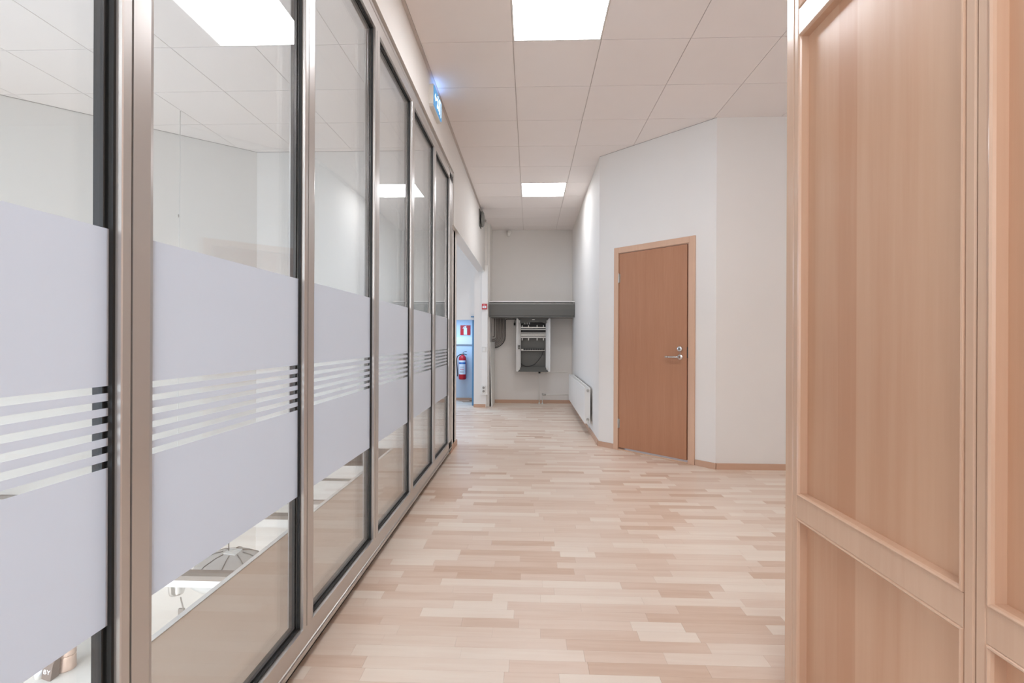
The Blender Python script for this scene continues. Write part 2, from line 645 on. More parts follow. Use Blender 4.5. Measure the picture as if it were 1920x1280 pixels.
g2 = 0.0035  # dark strips below stand in for the shadow gap between walls and ceiling
obj('trim_5', MB().box(-2.98, 5.196, CZ - g2, -0.94, 5.20, CZ), 'cable', kind=ST, label='thin dark strip painted as the shadow gap between the far wall of the void and the ceiling', category='trim')
wall_seg('trim_6', (-5.50 + 0.003, 2.98 - 0.003), (-2.98 + 0.003, 5.20 - 0.003), CZ - g2, CZ, 0.004, side=1, m='cable', kind=ST, label='thin dark strip painted as the shadow gap between the angled wall of the void and the ceiling', category='trim')
obj('trim_7', MB().box(0, -0.002, CZ - 0.003, LW, 0, CZ, TW), 'cable', kind=ST, label='thin dark strip painted as the shadow gap between the angled door wall and the ceiling', category='trim')
# ------------------------------------------------------------ side passage
PY = 8.56
obj('wall_passage_far', MB().box(-4.0, PY, 1.521, -0.96, PY + 0.1, CZ + 0.006).box(-4.0, PY, 0, -1.85, PY + 0.1, 1.521), 'wall', kind=ST,
    label='white wall over the low doorway in the side passage', category='wall')
obj('wall_passage_closet', MB().box(-1.9, 9.34, 0, -0.9, 9.42, 1.7), 'cool', kind=ST,
    label='pale bluish wall that carries the fire extinguisher', category='wall')
obj('wall_passage_closet_side', MB().box(-0.955, PY, 0, -0.90, 9.34, 1.6).box(-1.9, PY + 0.1, 0, -1.85, 9.34, 1.6).box(-1.9, PY + 0.1, 1.6, -0.9, 9.34, 1.7), 'cool', kind=ST,
    label='pale bluish sides of the recess behind the low doorway', category='wall')
obj('baseboard_closet', box(-1.85, 9.326, 0, -0.955, 9.34, 0.05), 'base', kind=ST, label='baseboard under the fire extinguisher', category='baseboard')
obj('trim_3', box(-1.85, 9.30, 1.08, -1.03, 9.34, 1.215), 'offwhite', kind=ST, label='pale cable trunking between the red sign and the fire extinguisher', category='trim')
obj('wall_passage_near', box(-4.0, 5.32, 0, -0.94, 5.42, CZ + 0.006), 'wall', kind=ST, label='white near wall of the side passage', category='wall')
obj('wall_passage_left', MB().box(-4.1, 5.32, 0, -4.0, 5.7, CZ + 0.006).box(-4.1, 8.1, 0, -4.0, PY, CZ + 0.006).box(-4.1, 5.7, 0, -4.0, 8.1, 0.6).box(-4.1, 5.7, 2.5, -4.0, 8.1, CZ + 0.006), 'wall', kind=ST,
    label='window wall of the side passage', category='wall')


# ------------------------------------------------------------ glazed partition
win = thing('window_1', 'tall glazed partition in bronze metal frame with frosted bands along the left of the corridor', 'glass partition', (-0.83, 2.0, 0.0), kind=ST)
FX, GX, RX = -0.79, -0.812, -0.838
PIT, MW = 0.768, 0.084
Z0, Z1 = 0.052, TOP
edges = [0.998 + PIT * k for k in range(-4, 5)]            # far edge of each mullion
yend = 4.95
zi0, zi1 = Z0 + 0.100, Z1 - 0.112                          # pane opening


def bar(axis, lo, hi, prof):
    """prof: list of (w, x) polygon; axis 'z' -> w is y, extruded in z; axis 'y' -> w is z, extruded in y"""
    m = MB()
    if axis == 'z':
        m.prism([(x, w) for w, x in prof], lo, hi)
    else:
        T = Matrix(((1, 0, 0, 0), (0, 0, 1, 0), (0, 1, 0, 0), (0, 0, 0, 1)))
        m.prism([(x, w) for w, x in prof], lo, hi, T)
    return m


ystart = edges[0] - MW
# bottom and top rails (stepped outer lip, groove, wide face)
obj('bottom_rail', bar('y', ystart, yend, [(Z0, -0.848), (Z0, -0.800), (Z0 + 0.004, -0.790), (Z0 + 0.020, -0.790), (Z0 + 0.023, -0.796), (Z0 + 0.028, -0.796), (Z0 + 0.030, -0.788),
                                           (Z0 + 0.034, -0.786), (Z0 + 0.036, -0.790), (zi0, FX), (zi0 + 0.0, -0.848)]), 'alu', win)
obj('plinth', box(-0.865, ystart, 0.0, -0.825, yend - 0.02, Z0), 'gasket', win)
obj('top_rail', bar('y', ystart, yend, [(Z1, -0.848), (Z1, -0.800), (Z1 - 0.012, -0.793), (Z1 - 0.030, -0.793), (Z1 - 0.033, -0.797), (Z1 - 0.038, -0.797), (Z1 - 0.041, -0.788),
                                        (Z1 - 0.045, -0.787), (Z1 - 0.048, FX), (zi1, FX), (zi1, -0.848)]), 'alu', win)
ye = edges[-1] + PIT - MW
obj('end_post', bar('z', Z0, Z1, [(ye, -0.848), (ye, FX), (ye + 0.080, FX), (ye + 0.084, -0.796), (ye + 0.092, -0.796), (ye + 0.096, FX), (yend - 0.03, FX), (yend, -0.80), (yend, -0.848)]), 'alu', win)
for e in edges:
    a = e - MW
    o = bar('z', zi0, zi1, [(a, -0.848), (a, FX - 0.002), (a + 0.002, FX), (a + 0.021, FX), (a + 0.0215, -0.797), (a + 0.0255, -0.797), (a + 0.026, FX), (a + MW - 0.014, FX), (a + MW - 0.002, FX - 0.004), (a + MW, FX - 0.008), (a + MW, -0.848)])
    obj('mullion', o, 'alu', win)
panes = []
for k in range(len(edges)):
    pa = edges[k]
    pb = (edges[k + 1] - MW) if k + 1 < len(edges) else ye
    panes.append((pa, pb))
zf0, zf1 = 0.621, 1.385
for pa, pb in panes:
    # black glazing gasket and grey bead round the opening
    gk = MB()
    d = 0.006
    for q in ((pa, zi0, pb, zi0 + d), (pa, zi1 - d, pb, zi1), (pa, zi0, pa + d, zi1), (pb - d, zi0, pb, zi1)):
        gk.box(GX - 0.001, q[0], q[1], -0.8035, q[2], q[3])
    sp = 0.012
    for q in ((pa, zi0, pb, zi0 + sp), (pa, zi1 - sp, pb, zi1), (pa, zi0, pa + sp, zi1), (pb - sp, zi0, pb, zi1)):
        gk.box(RX, q[0], q[1], GX - 0.006, q[2], q[3])
    gs = obj('gasket', gk, 'gasket', win)
    p1 = obj('pane', box(GX - 0.005, pa + 0.001, zi0 + 0.001, GX, pb - 0.001, zi1 - 0.001), 'glass', win)
    obj('pane', box(RX - 0.005, pa + 0.001, zi0 + 0.001, RX, pb - 0.001, zi1 - 0.001), 'glass', win)
    fm = MB()
    ya, yb = pa + 0.003, pb - 0.004
    z = 1.0826
    cuts = [zf1]
    for q in range(6):
        cuts += [z - 0.0288 * q, z - 0.0288 * q - 0.0135]
    cuts.append(zf0)
    for q in range(0, len(cuts), 2):
        fm.box(GX + 0.0002, ya, cuts[q + 1], GX + 0.0006, yb, cuts[q])
    obj('frosted_film', fm, 'film', p1)

# ------------------------------------------------------------ door in the angled wall
door = thing('door_1', 'closed plain beech door with steel lever handle in the angled white wall', 'door', tuple(TW @ Vector((0.66, 0, 0))), kind=ST)
cs = MB()
cs.box(0.206, -0.014, 0, 0.262, 0.0, 2.163, TW)
obj('casing', cs, 'casing', door, bevel=0.002)
obj('casing', box(1.062, -0.014, 0, 1.120, 0.0, 2.163, TW), 'casing', door, bevel=0.002)
obj('casing', box(0.262, -0.0138, 2.103, 1.062, 0.0, 2.163, TW), 'casing', door, bevel=0.002)
obj('door_jamb', MB().box(0.245, 0.0, 0, 0.262, 0.12, 2.12, TW).box(1.048, -0.004, 0, 1.075, 0.12, 2.12, TW).box(0.262, 0.0, 2.098, 1.048, 0.12, 2.12, TW).box(0.262, 0.05, 0, 0.285, 0.065, 2.098, TW), 'casing', door)
obj('threshold', box(0.262, -0.010, 0, 1.048, 0.10, 0.014, TW), 'stile', door, bevel=0.002)
leaf = obj('door_leaf', box(0.266, -0.004, 0.030, 1.036, 0.036, 2.094, TW), 'door', door, bevel=0.0015)
obj('strike_plate', box(1.037, -0.0055, 1.006, 1.047, -0.0035, 1.108, TW), 'black', door, label='dark strike plate')
for hz in (0.285, 1.835):
    TT = TW @ Matrix.Translation((0.266, -0.010, hz))
    hh = MB().lathe([(0.0065, -0.05), (0.0075, -0.048), (0.0075, 0.048), (0.0065, 0.05)], TT, 12)
    hh.box(0.262, -0.0055, hz - 0.045, 0.281, -0.0035, hz + 0.045, TW)
    obj('hinge', hh, 'dull', door)
RY = Matrix.Rotation(PI / 2, 4, 'X')      # local z -> -y (out of the wall)
T1 = TW @ Matrix.Translation((0.970, -0.004, 1.013)) @ RY
hd = MB().lathe([(0.027, 0), (0.027, 0.007), (0.024, 0.010), (0.011, 0.011), (0.010, 0.045), (0.011, 0.055)], T1, 28)
obj('handle_rose', hd, 'steel', door)
lv = MB()
pts = [(0.970, -0.050, 1.013), (0.955, -0.056, 1.013), (0.93, -0.058, 1.013), (0.89, -0.058, 1.012), (0.862, -0.057, 1.012)]
lv.tube([TW @ Vector(p) for p in pts], 0.0095, 14)
obj('lever', lv, 'steel', door)
obj('lever_end', MB().tube([TW @ Vector(p) for p in [(0.860, -0.057, 1.012), (0.846, -0.055, 1.012), (0.838, -0.053, 1.0115)]], 0.0085, 14), 'dull', door)
T2 = TW @ Matrix.Translation((0.967, -0.004, 1.091)) @ RY
lk = obj('lock_rose', MB().lathe([(0.027, 0), (0.027, 0.010), (0.023, 0.015), (0.013, 0.016)], T2, 28), 'steel', door)
obj('lock_cylinder', MB().lathe([(0.0105, 0.0), (0.0105, 0.018)], T2, 20).box(0.9648, -0.0235, 1.082, 0.9692, -0.0215, 1.100, TW), 'midgrey', lk)
obj('screw', MB().lathe([(0.004, 0), (0.004, 0.003)], TW @ Matrix.Translation((0.969, -0.004, 1.052)) @ RY, 12), 'dull', door)

# ------------------------------------------------------------ wardrobe
WX = 0.82
wd = thing('wardrobe', 'tall beech wardrobe with framed panel doors at the right edge', 'wardrobe', (1.1, 0.6, 0.0))
Wtop = 2.62
obj('carcass', MB().box(WX + 0.035, -1.30, 0.0, 1.40, 1.585, Wtop), 'panel', wd)
obj('corner_post', MB().prism([(WX + 0.004, 1.5435), (WX, 1.5475), (WX, 1.585), (WX + 0.006, 1.594), (WX + 0.035, 1.594), (WX + 0.035, 1.5435)], 0, Wtop), 'stile', wd)


def door_panel(ya, yb, zrails):
    """framed door between y=ya (near) and yb (far); bead moulding around each field"""
    sw = 0.022
    bead = 0.009
    d = thing_child('cabinet_door', wd)
    for (a, b) in ((ya, ya + sw), (yb - sw, yb)):
        obj('stile', MB().prism([(WX + 0.003, a), (WX, a + 0.003), (WX, b - 0.003), (WX + 0.003, b), (WX + 0.034, b), (WX + 0.034, a)], 0.06, Wtop - 0.02), 'stile', d)
    for (z0, z1) in zrails:
        obj('rail', box(WX + 0.001, ya + sw + 0.0005, z0, WX + 0.034, yb - sw - 0.0005, z1), 'stile', d)
    for k in range(len(zrails) - 1):
        za, zb = zrails[k][1], zrails[k + 1][0]
        fy0, fy1 = ya + sw + 0.0005, yb - sw - 0.0005
        obj('panel', box(WX + 0.026, fy0, za, WX + 0.034, fy1, zb), 'panel', d)
        # mitred bead frame: rounded section
        bm = MB()
        prof = [(0, WX + 0.004), (0.002, WX - 0.002), (0.005, WX - 0.003), (0.008, WX + 0.000), (0.010, WX + 0.005), (0.0105, WX + 0.026)]
        rings = []
        for wv, xx in prof:
            rings.append([(xx, fy0 + wv, za + wv), (xx, fy1 - wv, za + wv), (xx, fy1 - wv, zb - wv), (xx, fy0 + wv, zb - wv)])
        bm.loft(rings, closed=True, caps=False, sm=False)
        obj('bead', bm, 'stile', d)


def thing_child(name, parent):
    o = bpy.data.objects.new(name, None)
    COL.objects.link(o)
    o.parent = parent
    return o


zr = [(0.06, 0.10), (0.634, 0.700), (2.112, 2.19), (Wtop - 0.06, Wtop - 0.02)]
door_panel(0.9255, 1.5425, zr)
door_panel(0.3065, 0.9235, zr)
door_panel(-0.3125, 0.3045, zr)
door_panel(-0.9315, -0.3145, zr)
obj('top_board', box(WX - 0.005, -1.30, Wtop, 1.42, 1.60, Wtop + 0.025), 'stile', wd)

# ------------------------------------------------------------ radiator
rad = thing('radiator', 'long white panel radiator under the corridor wall right of the electrical cabinet', 'radiator', (0.72, 7.2, 0.15))
X0, X1, Y0, Y1, ZB, ZT = 0.677, 0.748, 5.99, 8.37, 0.150, 0.585
obj('front_panel', box(X0, Y0, ZB, X0 + 0.012, Y1, ZT - 0.008), 'white', rad, bevel=0.003)
obj('back_panel', box(X1 - 0.012, Y0, ZB, X1, Y1, ZT - 0.008), 'white', rad, bevel=0.003)
for (a, b) in ((Y0 - 0.004, Y0), (Y1, Y1 + 0.004)):
    obj('side_cover', box(X0 + 0.001, a, ZB - 0.002, X1 - 0.001, b, ZT - 0.004), 'white', rad)
gm = MB()
n = 60
for k in range(n):
    yy = Y0 + 0.01 + (Y1 - Y0 - 0.02) * k / n
    gm.box(X0 + 0.014, yy, ZT - 0.012, X1 - 0.014, yy + 0.022, ZT - 0.004)
gm.box(X0, Y0, ZT - 0.008, X0 + 0.014, Y1, ZT).box(X1 - 0.014, Y0, ZT - 0.008, X1, Y1, ZT)
obj('top_grille', gm, 'white', rad)
for zz in (0.20, 0.555):
    T = Matrix.Translation((0.715, Y0 - 0.004, zz)) @ Matrix.Rotation(PI / 2, 4, 'X')
    obj('plug', MB().lathe([(0.017, 0), (0.017, 0.008), (0.011, 0.010), (0.006, 0.011), (0.005, 0.006)], T, 16), 'dull', rad)
for yy in (6.4, 7.9):
    obj('bracket', box(X1, yy, 0.3, 0.768, yy + 0.03, 0.5), 'offwhite', rad)
# bracket foot drop
obj('drain_pipe', MB().tube([(0.715, Y0 - 0.012, 0.19), (0.715, Y0 - 0.02, 0.14), (0.735, Y0 - 0.02, 0.10)], 0.006), 'offwhite', rad)

pp = thing('radiator_pipes', 'thin white heating pipes rising from the floor to the radiator below the electrical cabinet', 'pipes', (0.21, 8.93, 0.0))
obj('pipe', MB().tube([(0.180, 8.93, 0.0), (0.180, 8.93, 0.55), (0.195, 8.93, 0.575), (0.22, 8.93, 0.578), (0.70, 8.93, 0.578)], 0.0075, 10), 'offwhite', pp)
obj('pipe', MB().tube([(0.238, 8.90, 0.0), (0.238, 8.90, 0.15), (0.245, 8.90, 0.168), (0.26, 8.90, 0.17), (0.71, 8.90, 0.17)], 0.0075, 10), 'offwhite', pp)
for x_, y_ in ((0.180, 8.93), (0.238, 8.90)):
    obj('floor_collar', MB().lathe([(0.022, 0), (0.022, 0.006), (0.012, 0.014), (0.010, 0.03)], Matrix.Translation((x_, y_, 0)), 16), 'offwhite', pp)
vt = obj('valve', MB().tube([(0.238, 8.90, 0.168), (0.30, 8.90, 0.170)], 0.017, 12).lathe([(0.012, 0), (0.012, 0.03)], Matrix.Translation((0.243, 8.90, 0.17)), 12), 'dull', pp)
obj('valve', MB().tube([(0.20, 8.93, 0.578), (0.29, 8.93, 0.578)], 0.016, 12), 'offwhite', pp)
obj('valve_knob', MB().tube([(0.165, 8.93, 0.578), (0.200, 8.93, 0.578)], 0.022, 14), 'black', pp, label='black valve knob')

# ------------------------------------------------------------ dark duct across the end of the corridor
du = thing('roller_housing', 'dark grey metal housing spanning the end of the corridor above the electrical cabinet', 'housing', (0.04, 8.7, 1.58))
obj('body', MB().prism([(8.46, 1.572), (8.45, 1.60), (8.445, 1.70), (8.45, 1.795), (9.018, 1.795), (9.018, 1.572)], -0.705, 0.777,
                       Matrix(((0, 0, 1, 0), (1, 0, 0, 0), (0, 1, 0, 0), (0, 0, 0, 1)))), 'darkgrey', du)
obj('bottom_edge', box(-0.705, 8.44, 1.564, 0.777, 8.47, 1.574), 'midgrey', du)
obj('slot', box(-0.68, 8.47, 1.795, 0.757, 9.018, 1.825), 'black', du)
obj('lower_trim', box(-0.705, 8.44, 1.795, 0.777, 8.452, 1.803), 'dull', du)
obj('top_board', box(-0.705, 8.43, 1.825, 0.777, 9.018, 1.840), 'white', du)

# ------------------------------------------------------------ electrical cabinet
ec = thing('electrical_cabinet', 'open wall cabinet with white splayed sides and dark interior full of rails', 'electrical cabinet', (0.067, 9.0, 0.6))
cx0, cx1, cz0, cz1 = -0.240, 0.372, 0.60, 1.556
ix0, ix1, iz0, iz1 = -0.160, 0.292, 0.672, 1.47
yf, ym, yb_ = 8.72, 8.80, 9.018
for sx, (a, b) in ((-1, (cx0, ix0)), (1, (cx1, ix1))):
    m = MB()
    t = 0.012 * sx
    # splayed wing: outer vertical edge is full height, inner edge lower
    P = [(a, yf, cz0), (a, yf, cz1), (b, ym, iz1 + 0.012), (b, ym, iz0 - 0.012)]
    Q = [(a, yf + 0.03, cz0), (a, yf + 0.03, cz1), (b, ym + 0.03, iz1 + 0.012), (b, ym + 0.03, iz0 - 0.012)]
    c = (a + (b - a) * 0.42)
    P = [(a, yf, cz0), (a, yf, cz1), (c, yf + 0.01, cz1 - 0.004), (b, ym, iz1), (b, ym, iz0), (c, yf + 0.01, cz0 + 0.004)]
    Q = [(p[0], p[1] + 0.02, p[2]) for p in P]
    m.loft([P, Q], sm=False)
    wg = obj('wing', m, 'white', ec, label='white splayed side')
    if sx < 0:
        obj('lock', MB().box(-0.206, yf + 0.012, 1.040, -0.168, yf + 0.05, 1.075).box(-0.206, yf + 0.012, 1.005, -0.168, yf + 0.05, 1.035), 'darkgrey', wg)
    for zz in (cz0 + 0.055, cz1 - 0.055):
        obj('hinge_boss', box(min(c, b) + 0.012, yf + 0.022, zz - 0.02, max(c, b) - 0.012, yf + 0.05, zz + 0.02), 'offwhite', wg)
obj('shell', MB().box(cx0 + 0.01, ym + 0.02, cz0, ix0, yb_, cz1).box(ix1, ym + 0.02, cz0, cx1 - 0.01, yb_, cz1).box(ix0, 9.0, cz0, ix1, yb_, cz1)
    .box(ix0, ym + 0.03, iz1 + 0.02, ix1, 9.0, cz1).box(ix0, ym + 0.03, cz0, ix1, 9.0, iz0 - 0.01), 'midgrey', ec)
obj('sill', MB().loft([[(-0.205, yf, 0.60), (0.337, yf, 0.60), (0.292, ym, 0.678), (-0.160, ym, 0.678)], [(-0.205, yf + 0.02, 0.60), (0.337, yf + 0.02, 0.60), (0.292, ym + 0.02, 0.678), (-0.160, ym + 0.02, 0.678)]], sm=False), 'darkgrey', ec)
# arched head
A = MB()
n = 18
low = []
for i in range(n + 1):
    u = i / n
    xx = ix0 + (ix1 - ix0) * u
    low.append((xx, 1.462 + 0.052 * math.sin(PI * u)))
up_ = [(0.292 + 0.06, 1.570), (-0.160 - 0.06, 1.570)]
poly = low + up_
T = Matrix(((1, 0, 0, 0), (0, 0, 1, ym - 0.03), (0, 1, 0, 0), (0, 0, 0, 1)))
A.prism(poly, 0, 0.02, T)
obj('arched_head', A, 'darkgrey', ec)
obj('maker_plate', box(0.04, ym - 0.034, 1.528, 0.092, ym - 0.030, 1.542), 'dull', ec)
for nm, z0, z1, mt in (('rail', 1.385, 1.405, 'dull'), ('rail', 1.352, 1.374, 'offwhite'), ('rail', 1.292, 1.305, 'offwhite'), ('rail', 1.205, 1.220, 'offwhite')):
    obj(nm, box(ix0, ym + 0.02, z0, ix1, ym + 0.05, z1), mt, ec)
obj('duct_strip', box(ix0, ym + 0.03, 1.235, ix1, ym + 0.08, 1.280), 'offwhite', ec)
tt = MB()
for k in range(26):
    xx = ix0 + 0.008 + k * (ix1 - ix0 - 0.016) / 25
    tt.box(xx - 0.003, ym + 0.022, 1.222, xx + 0.003, ym + 0.032, 1.292)
obj('duct_teeth', tt, 'dull', ec, kind='stuff')
obj('dark_gap', box(ix0, ym + 0.05, 1.31, ix1, ym + 0.09, 1.35), 'black', ec)
for xx in (-0.135, -0.02, 0.135, 0.25):
    obj('clip', MB().prism([(xx - 0.008, 1.200), (xx + 0.012, 1.200), (xx + 0.006, 1.160), (xx - 0.006, 1.160)], 0, 0.02, T.copy() @ Matrix.Translation((0, 0, 0.06))), 'offwhite', ec)
    obj('clip', MB().prism([(xx - 0.010, 1.405), (xx + 0.010, 1.405), (xx + 0.006, 1.44), (xx - 0.006, 1.44)], 0, 0.02, T.copy() @ Matrix.Translation((0, 0, 0.06))), 'offwhite', ec)
for k in range(4):
    xx = -0.10 + 0.032 * k
    obj('terminal', MB().prism([(xx - 0.006, 1.452), (xx + 0.006, 1.452), (xx + 0.009, 1.485), (xx - 0.004, 1.485)], 0, 0.012, T.copy() @ Matrix.Translation((0, 0, 0.07))), 'offwhite', ec)
obj('back_plate', box(ix0, ym + 0.10, iz0, ix1, ym + 0.11, 1.19), 'darkgrey', ec)
obj('upper_back_plate', box(ix0, ym + 0.10, 1.19, ix1, ym + 0.11, 1.56), 'black', ec)
obj('shelf_rail', MB().box(ix0 + 0.01, ym + 0.02, 0.975, ix1 - 0.01, ym + 0.07, 0.985).box(ix0 + 0.01, ym + 0.02, 0.985, ix0 + 0.045, ym + 0.03, 1.005), 'dull', ec)
tm = MB()
for k in range(9):
    xx = ix0 + 0.055 + k * 0.042
    tm.box(xx, ym + 0.03, 0.985, xx + 0.030, ym + 0.06, 1.012)
obj('terminal_row', tm, 'black', ec, kind='stuff')
cp = []
for i in range(25):
    u = i / 24
    a = PI * 1.0 * u
    # hanging loop
    cp.append((ix1 - 0.04 - (ix1 - ix0 - 0.05) * u ** 0.9, ym + 0.045, 0.975 - 0.285 * math.sin(PI * min(1, u * 0.84 + 0.0)) ** 0.8 if u > 0 else 0.975))
cp = [(0.252, ym + 0.045, 0.975), (0.238, ym + 0.04, 0.93), (0.205, ym + 0.04, 0.86), (0.155, ym + 0.04, 0.79), (0.10, ym + 0.04, 0.735), (0.04, ym + 0.04, 0.70), (-0.03, ym + 0.04, 0.688),
      (-0.09, ym + 0.04, 0.695), (-0.135, ym + 0.04, 0.715), (-0.155, ym + 0.045, 0.745)]
obj('cable', MB().tube(cp, 0.0055, 8), 'black', ec)

# ------------------------------------------------------------ conduits and cables from the housing
yc = 8.985
CAB = ['innermost, almost straight', 'second from the inside', 'third from the inside', 'middle', 'third from the outside', 'second from the outside', 'outermost']
for k in range(7):
    x0 = -0.655 + 0.027 * k
    r = 0.03 + 0.031 * k
    if k == 0:
        pts = [(-0.645, yc, 1.564), (-0.645, yc, 1.20)]
        pts = [(-0.648, yc, 1.564), (-0.648, yc, 1.245), (-0.655, yc, 1.228), (-0.685, yc, 1.222)]
    else:
        xc = -0.665
        zc = 1.235
        rad_ = x0 + 0.02 - xc
        rad_ = max(rad_, 0.03)
        pts = [(xc + rad_, yc, 1.564), (xc + rad_, yc, zc)]
        for i in range(1, 8):
            a = -PI / 2 * i / 8
            pts.append((xc + rad_ * math.cos(a), yc, zc + rad_ * math.sin(a)))
        pts.append((xc, yc, zc - rad_))
        pts.append((-0.69, yc, zc - rad_))
    cb = MB().tube(pts, 0.0095, 8)
    o = obj('cable', cb, 'cable', None, loc=pts[0])
    o['label'] = CAB[k] + ' grey cable bending from the dark housing to the left wall end'
    o['category'] = 'cable'
    o['group'] = 'grey cables under the dark housing'
r6 = -0.655 + 0.027 * 6 + 0.02 + 0.665 + 0.022
pts = [(-0.25, 8.965, 1.553), (-0.40, yc, 1.553), (-0.665 + r6 + 0.02, yc, 1.550), (-0.665 + r6 + 0.002, yc, 1.535), (-0.665 + r6, yc, 1.50), (-0.665 + r6, yc, 1.235)]
for i in range(1, 8):
    a = -PI / 2 * i / 8
    pts.append((-0.665 + r6 * math.cos(a), yc, 1.235 + r6 * math.sin(a)))
pts += [(-0.665, yc, 1.235 - r6), (-0.69, yc, 1.235 - r6)]
bc = obj('power_cable', MB().tube(pts, 0.007, 8), 'black', None, loc=pts[0])
bc['label'] = 'dark cable looping from the electrical cabinet around the grey cables'
bc['category'] = 'cable'
pg = thing('cable_plug', 'small black plug hanging from a cord left of the electrical cabinet', 'plug', (-0.275, 8.98, 1.47))
obj('body', MB().lathe([(0.006, 0.03), (0.014, 0.02), (0.015, -0.015), (0.008, -0.02)], Matrix.Translation((-0.280, 8.98, 1.46)), 14), 'black', pg)
obj('cord', MB().tube([(-0.280, 8.98, 1.485), (-0.278, 8.98, 1.515), (-0.262, 8.975, 1.54), (-0.245, 8.97, 1.545)], 0.004), 'black', pg)
cl = obj('junction_box', box(-0.305, 8.99, 1.395, -0.262, 9.02, 1.43), 'offwhite', None, loc=(-0.28, 9.0, 1.41), bevel=0.003)
cl['label'] = 'tiny white junction box on the wall below the black plug'
cl['category'] = 'junction box'
bd = thing('leaning_board', 'narrow pale board leaning upright in the left corner beside the electrical cabinet', 'board', (-0.66, 8.6, 0))
bmb = MB()
bmb.loft([[(-0.668, 8.46, 0.0), (-0.645, 8.46, 0.0), (-0.640, 8.96, 0.0), (-0.652, 8.96, 0.0)],
          [(-0.699, 8.52, 1.13), (-0.690, 8.52, 1.13), (-0.640, 8.96, 1.13), (-0.652, 8.96, 1.13)]], sm=False)
obj('panel', bmb, 'offwhite', bd)

# ------------------------------------------------------------ trunking, call point, switch, socket
tk = thing('cable_trunking', 'white vertical cable trunking on the narrow wall end', 'trunking', (-0.775, 8.37, 0.23))
obj('channel', box(-0.828, 8.352, 0.230, -0.722, 8.40, 2.454), 'white', tk, bevel=0.003)
obj('end_cap', box(-0.831, 8.349, 0.222, -0.719, 8.40, 0.234), 'white', tk)
tky = 8.352
cpnt = thing('fire_alarm_call_point', 'small red fire alarm call point on the white trunking', 'fire alarm', (-0.780, tky, 1.74))
obj('housing', box(-0.822, tky - 0.035, 1.692, -0.734, tky, 1.786), 'red', cpnt, bevel=0.004)
obj('glass_plate', box(-0.810, tky - 0.037, 1.712, -0.746, tky - 0.035, 1.752), 'paper', cpnt)
obj('mark', MB().box(-0.788, tky - 0.0375, 1.727, -0.768, tky - 0.037, 1.737), 'red', cpnt)
obj('mark', MB().box(-0.796, tky - 0.0365, 1.762, -0.760, tky - 0.035, 1.770), 'paper', cpnt)
sw = thing('light_switch', 'white light switch on the trunking below the red call point', 'light switch', (-0.785, tky, 1.0))
obj('plate', box(-0.822, tky - 0.010, 0.958, -0.748, tky, 1.048), 'offwhite', sw, bevel=0.003)
obj('rocker', box(-0.808, tky - 0.015, 0.975, -0.762, tky - 0.010, 1.031), 'white', sw, bevel=0.002)
so = thing('power_socket', 'white double power socket low on the trunking', 'power socket', (-0.79, tky, 0.31))
obj('plate', box(-0.824, tky - 0.012, 0.250, -0.752, tky, 0.378), 'offwhite', so, bevel=0.003)
for zz in (0.284, 0.344):
    obj('outlet', MB().lathe([(0.021, 0), (0.021, 0.002), (0.015, 0.0025), (0.014, 0.001)], Matrix.Translation((-0.788, tky - 0.012, zz)) @ RY, 18), 'cable', so)

# ------------------------------------------------------------ exit sign, bell, detector
ex = thing('exit_sign', 'small lit blue-white exit sign high on the left wall over the glazing', 'exit sign', (-0.76, 3.9, 3.05))
EXM = Matrix(((0, 0, 1, 0), (1, 0, 0, 0), (0, 1, 0, 0), (0, 0, 0, 1)))     # (y,z) polygon extruded along x
obj('housing', MB().prism([(3.70, 2.985), (3.70, 3.128), (3.72, 3.145), (4.03, 3.145), (4.05, 3.128), (4.05, 2.985), (4.03, 2.972), (3.72, 2.972)], -0.779, -0.748, EXM), 'offwhite', ex)
obj('light_slot', box(-0.772, 3.76, 3.145, -0.752, 3.99, 3.149), 'exit_slot', ex)
fc = obj('face', box(-0.748, 3.725, 2.985, -0.740, 4.025, 3.135), 'exit', ex)
pc = MB()
# running figure, arrow and doorway pictogram
pc.prism([(3.92, 3.00), (3.92, 3.12), (3.99, 3.12), (3.99, 3.00), (3.98, 3.00), (3.98, 3.11), (3.93, 3.11), (3.93, 3.00)], -0.740, -0.7385, EXM)
pc.prism([(3.86 + 0.012 * math.cos(2 * PI * i / 12), 3.105 + 0.012 * math.sin(2 * PI * i / 12)) for i in range(12)], -0.740, -0.7385, EXM)
pc.prism([(3.845, 3.09), (3.875, 3.085), (3.872, 3.05), (3.90, 3.02), (3.89, 3.01), (3.858, 3.042), (3.84, 3.005), (3.82, 3.01), (3.845, 3.05)], -0.740, -0.7385, EXM)
pc.prism([(3.815, 3.07), (3.845, 3.09), (3.85, 3.08), (3.82, 3.06)], -0.740, -0.7385, EXM)
pc.prism([(3.74, 3.06), (3.765, 3.09), (3.765, 3.07), (3.80, 3.07), (3.80, 3.05), (3.765, 3.05), (3.765, 3.03)], -0.740, -0.7385, EXM)
obj('pictogram', pc, 'exitwhite', ex)

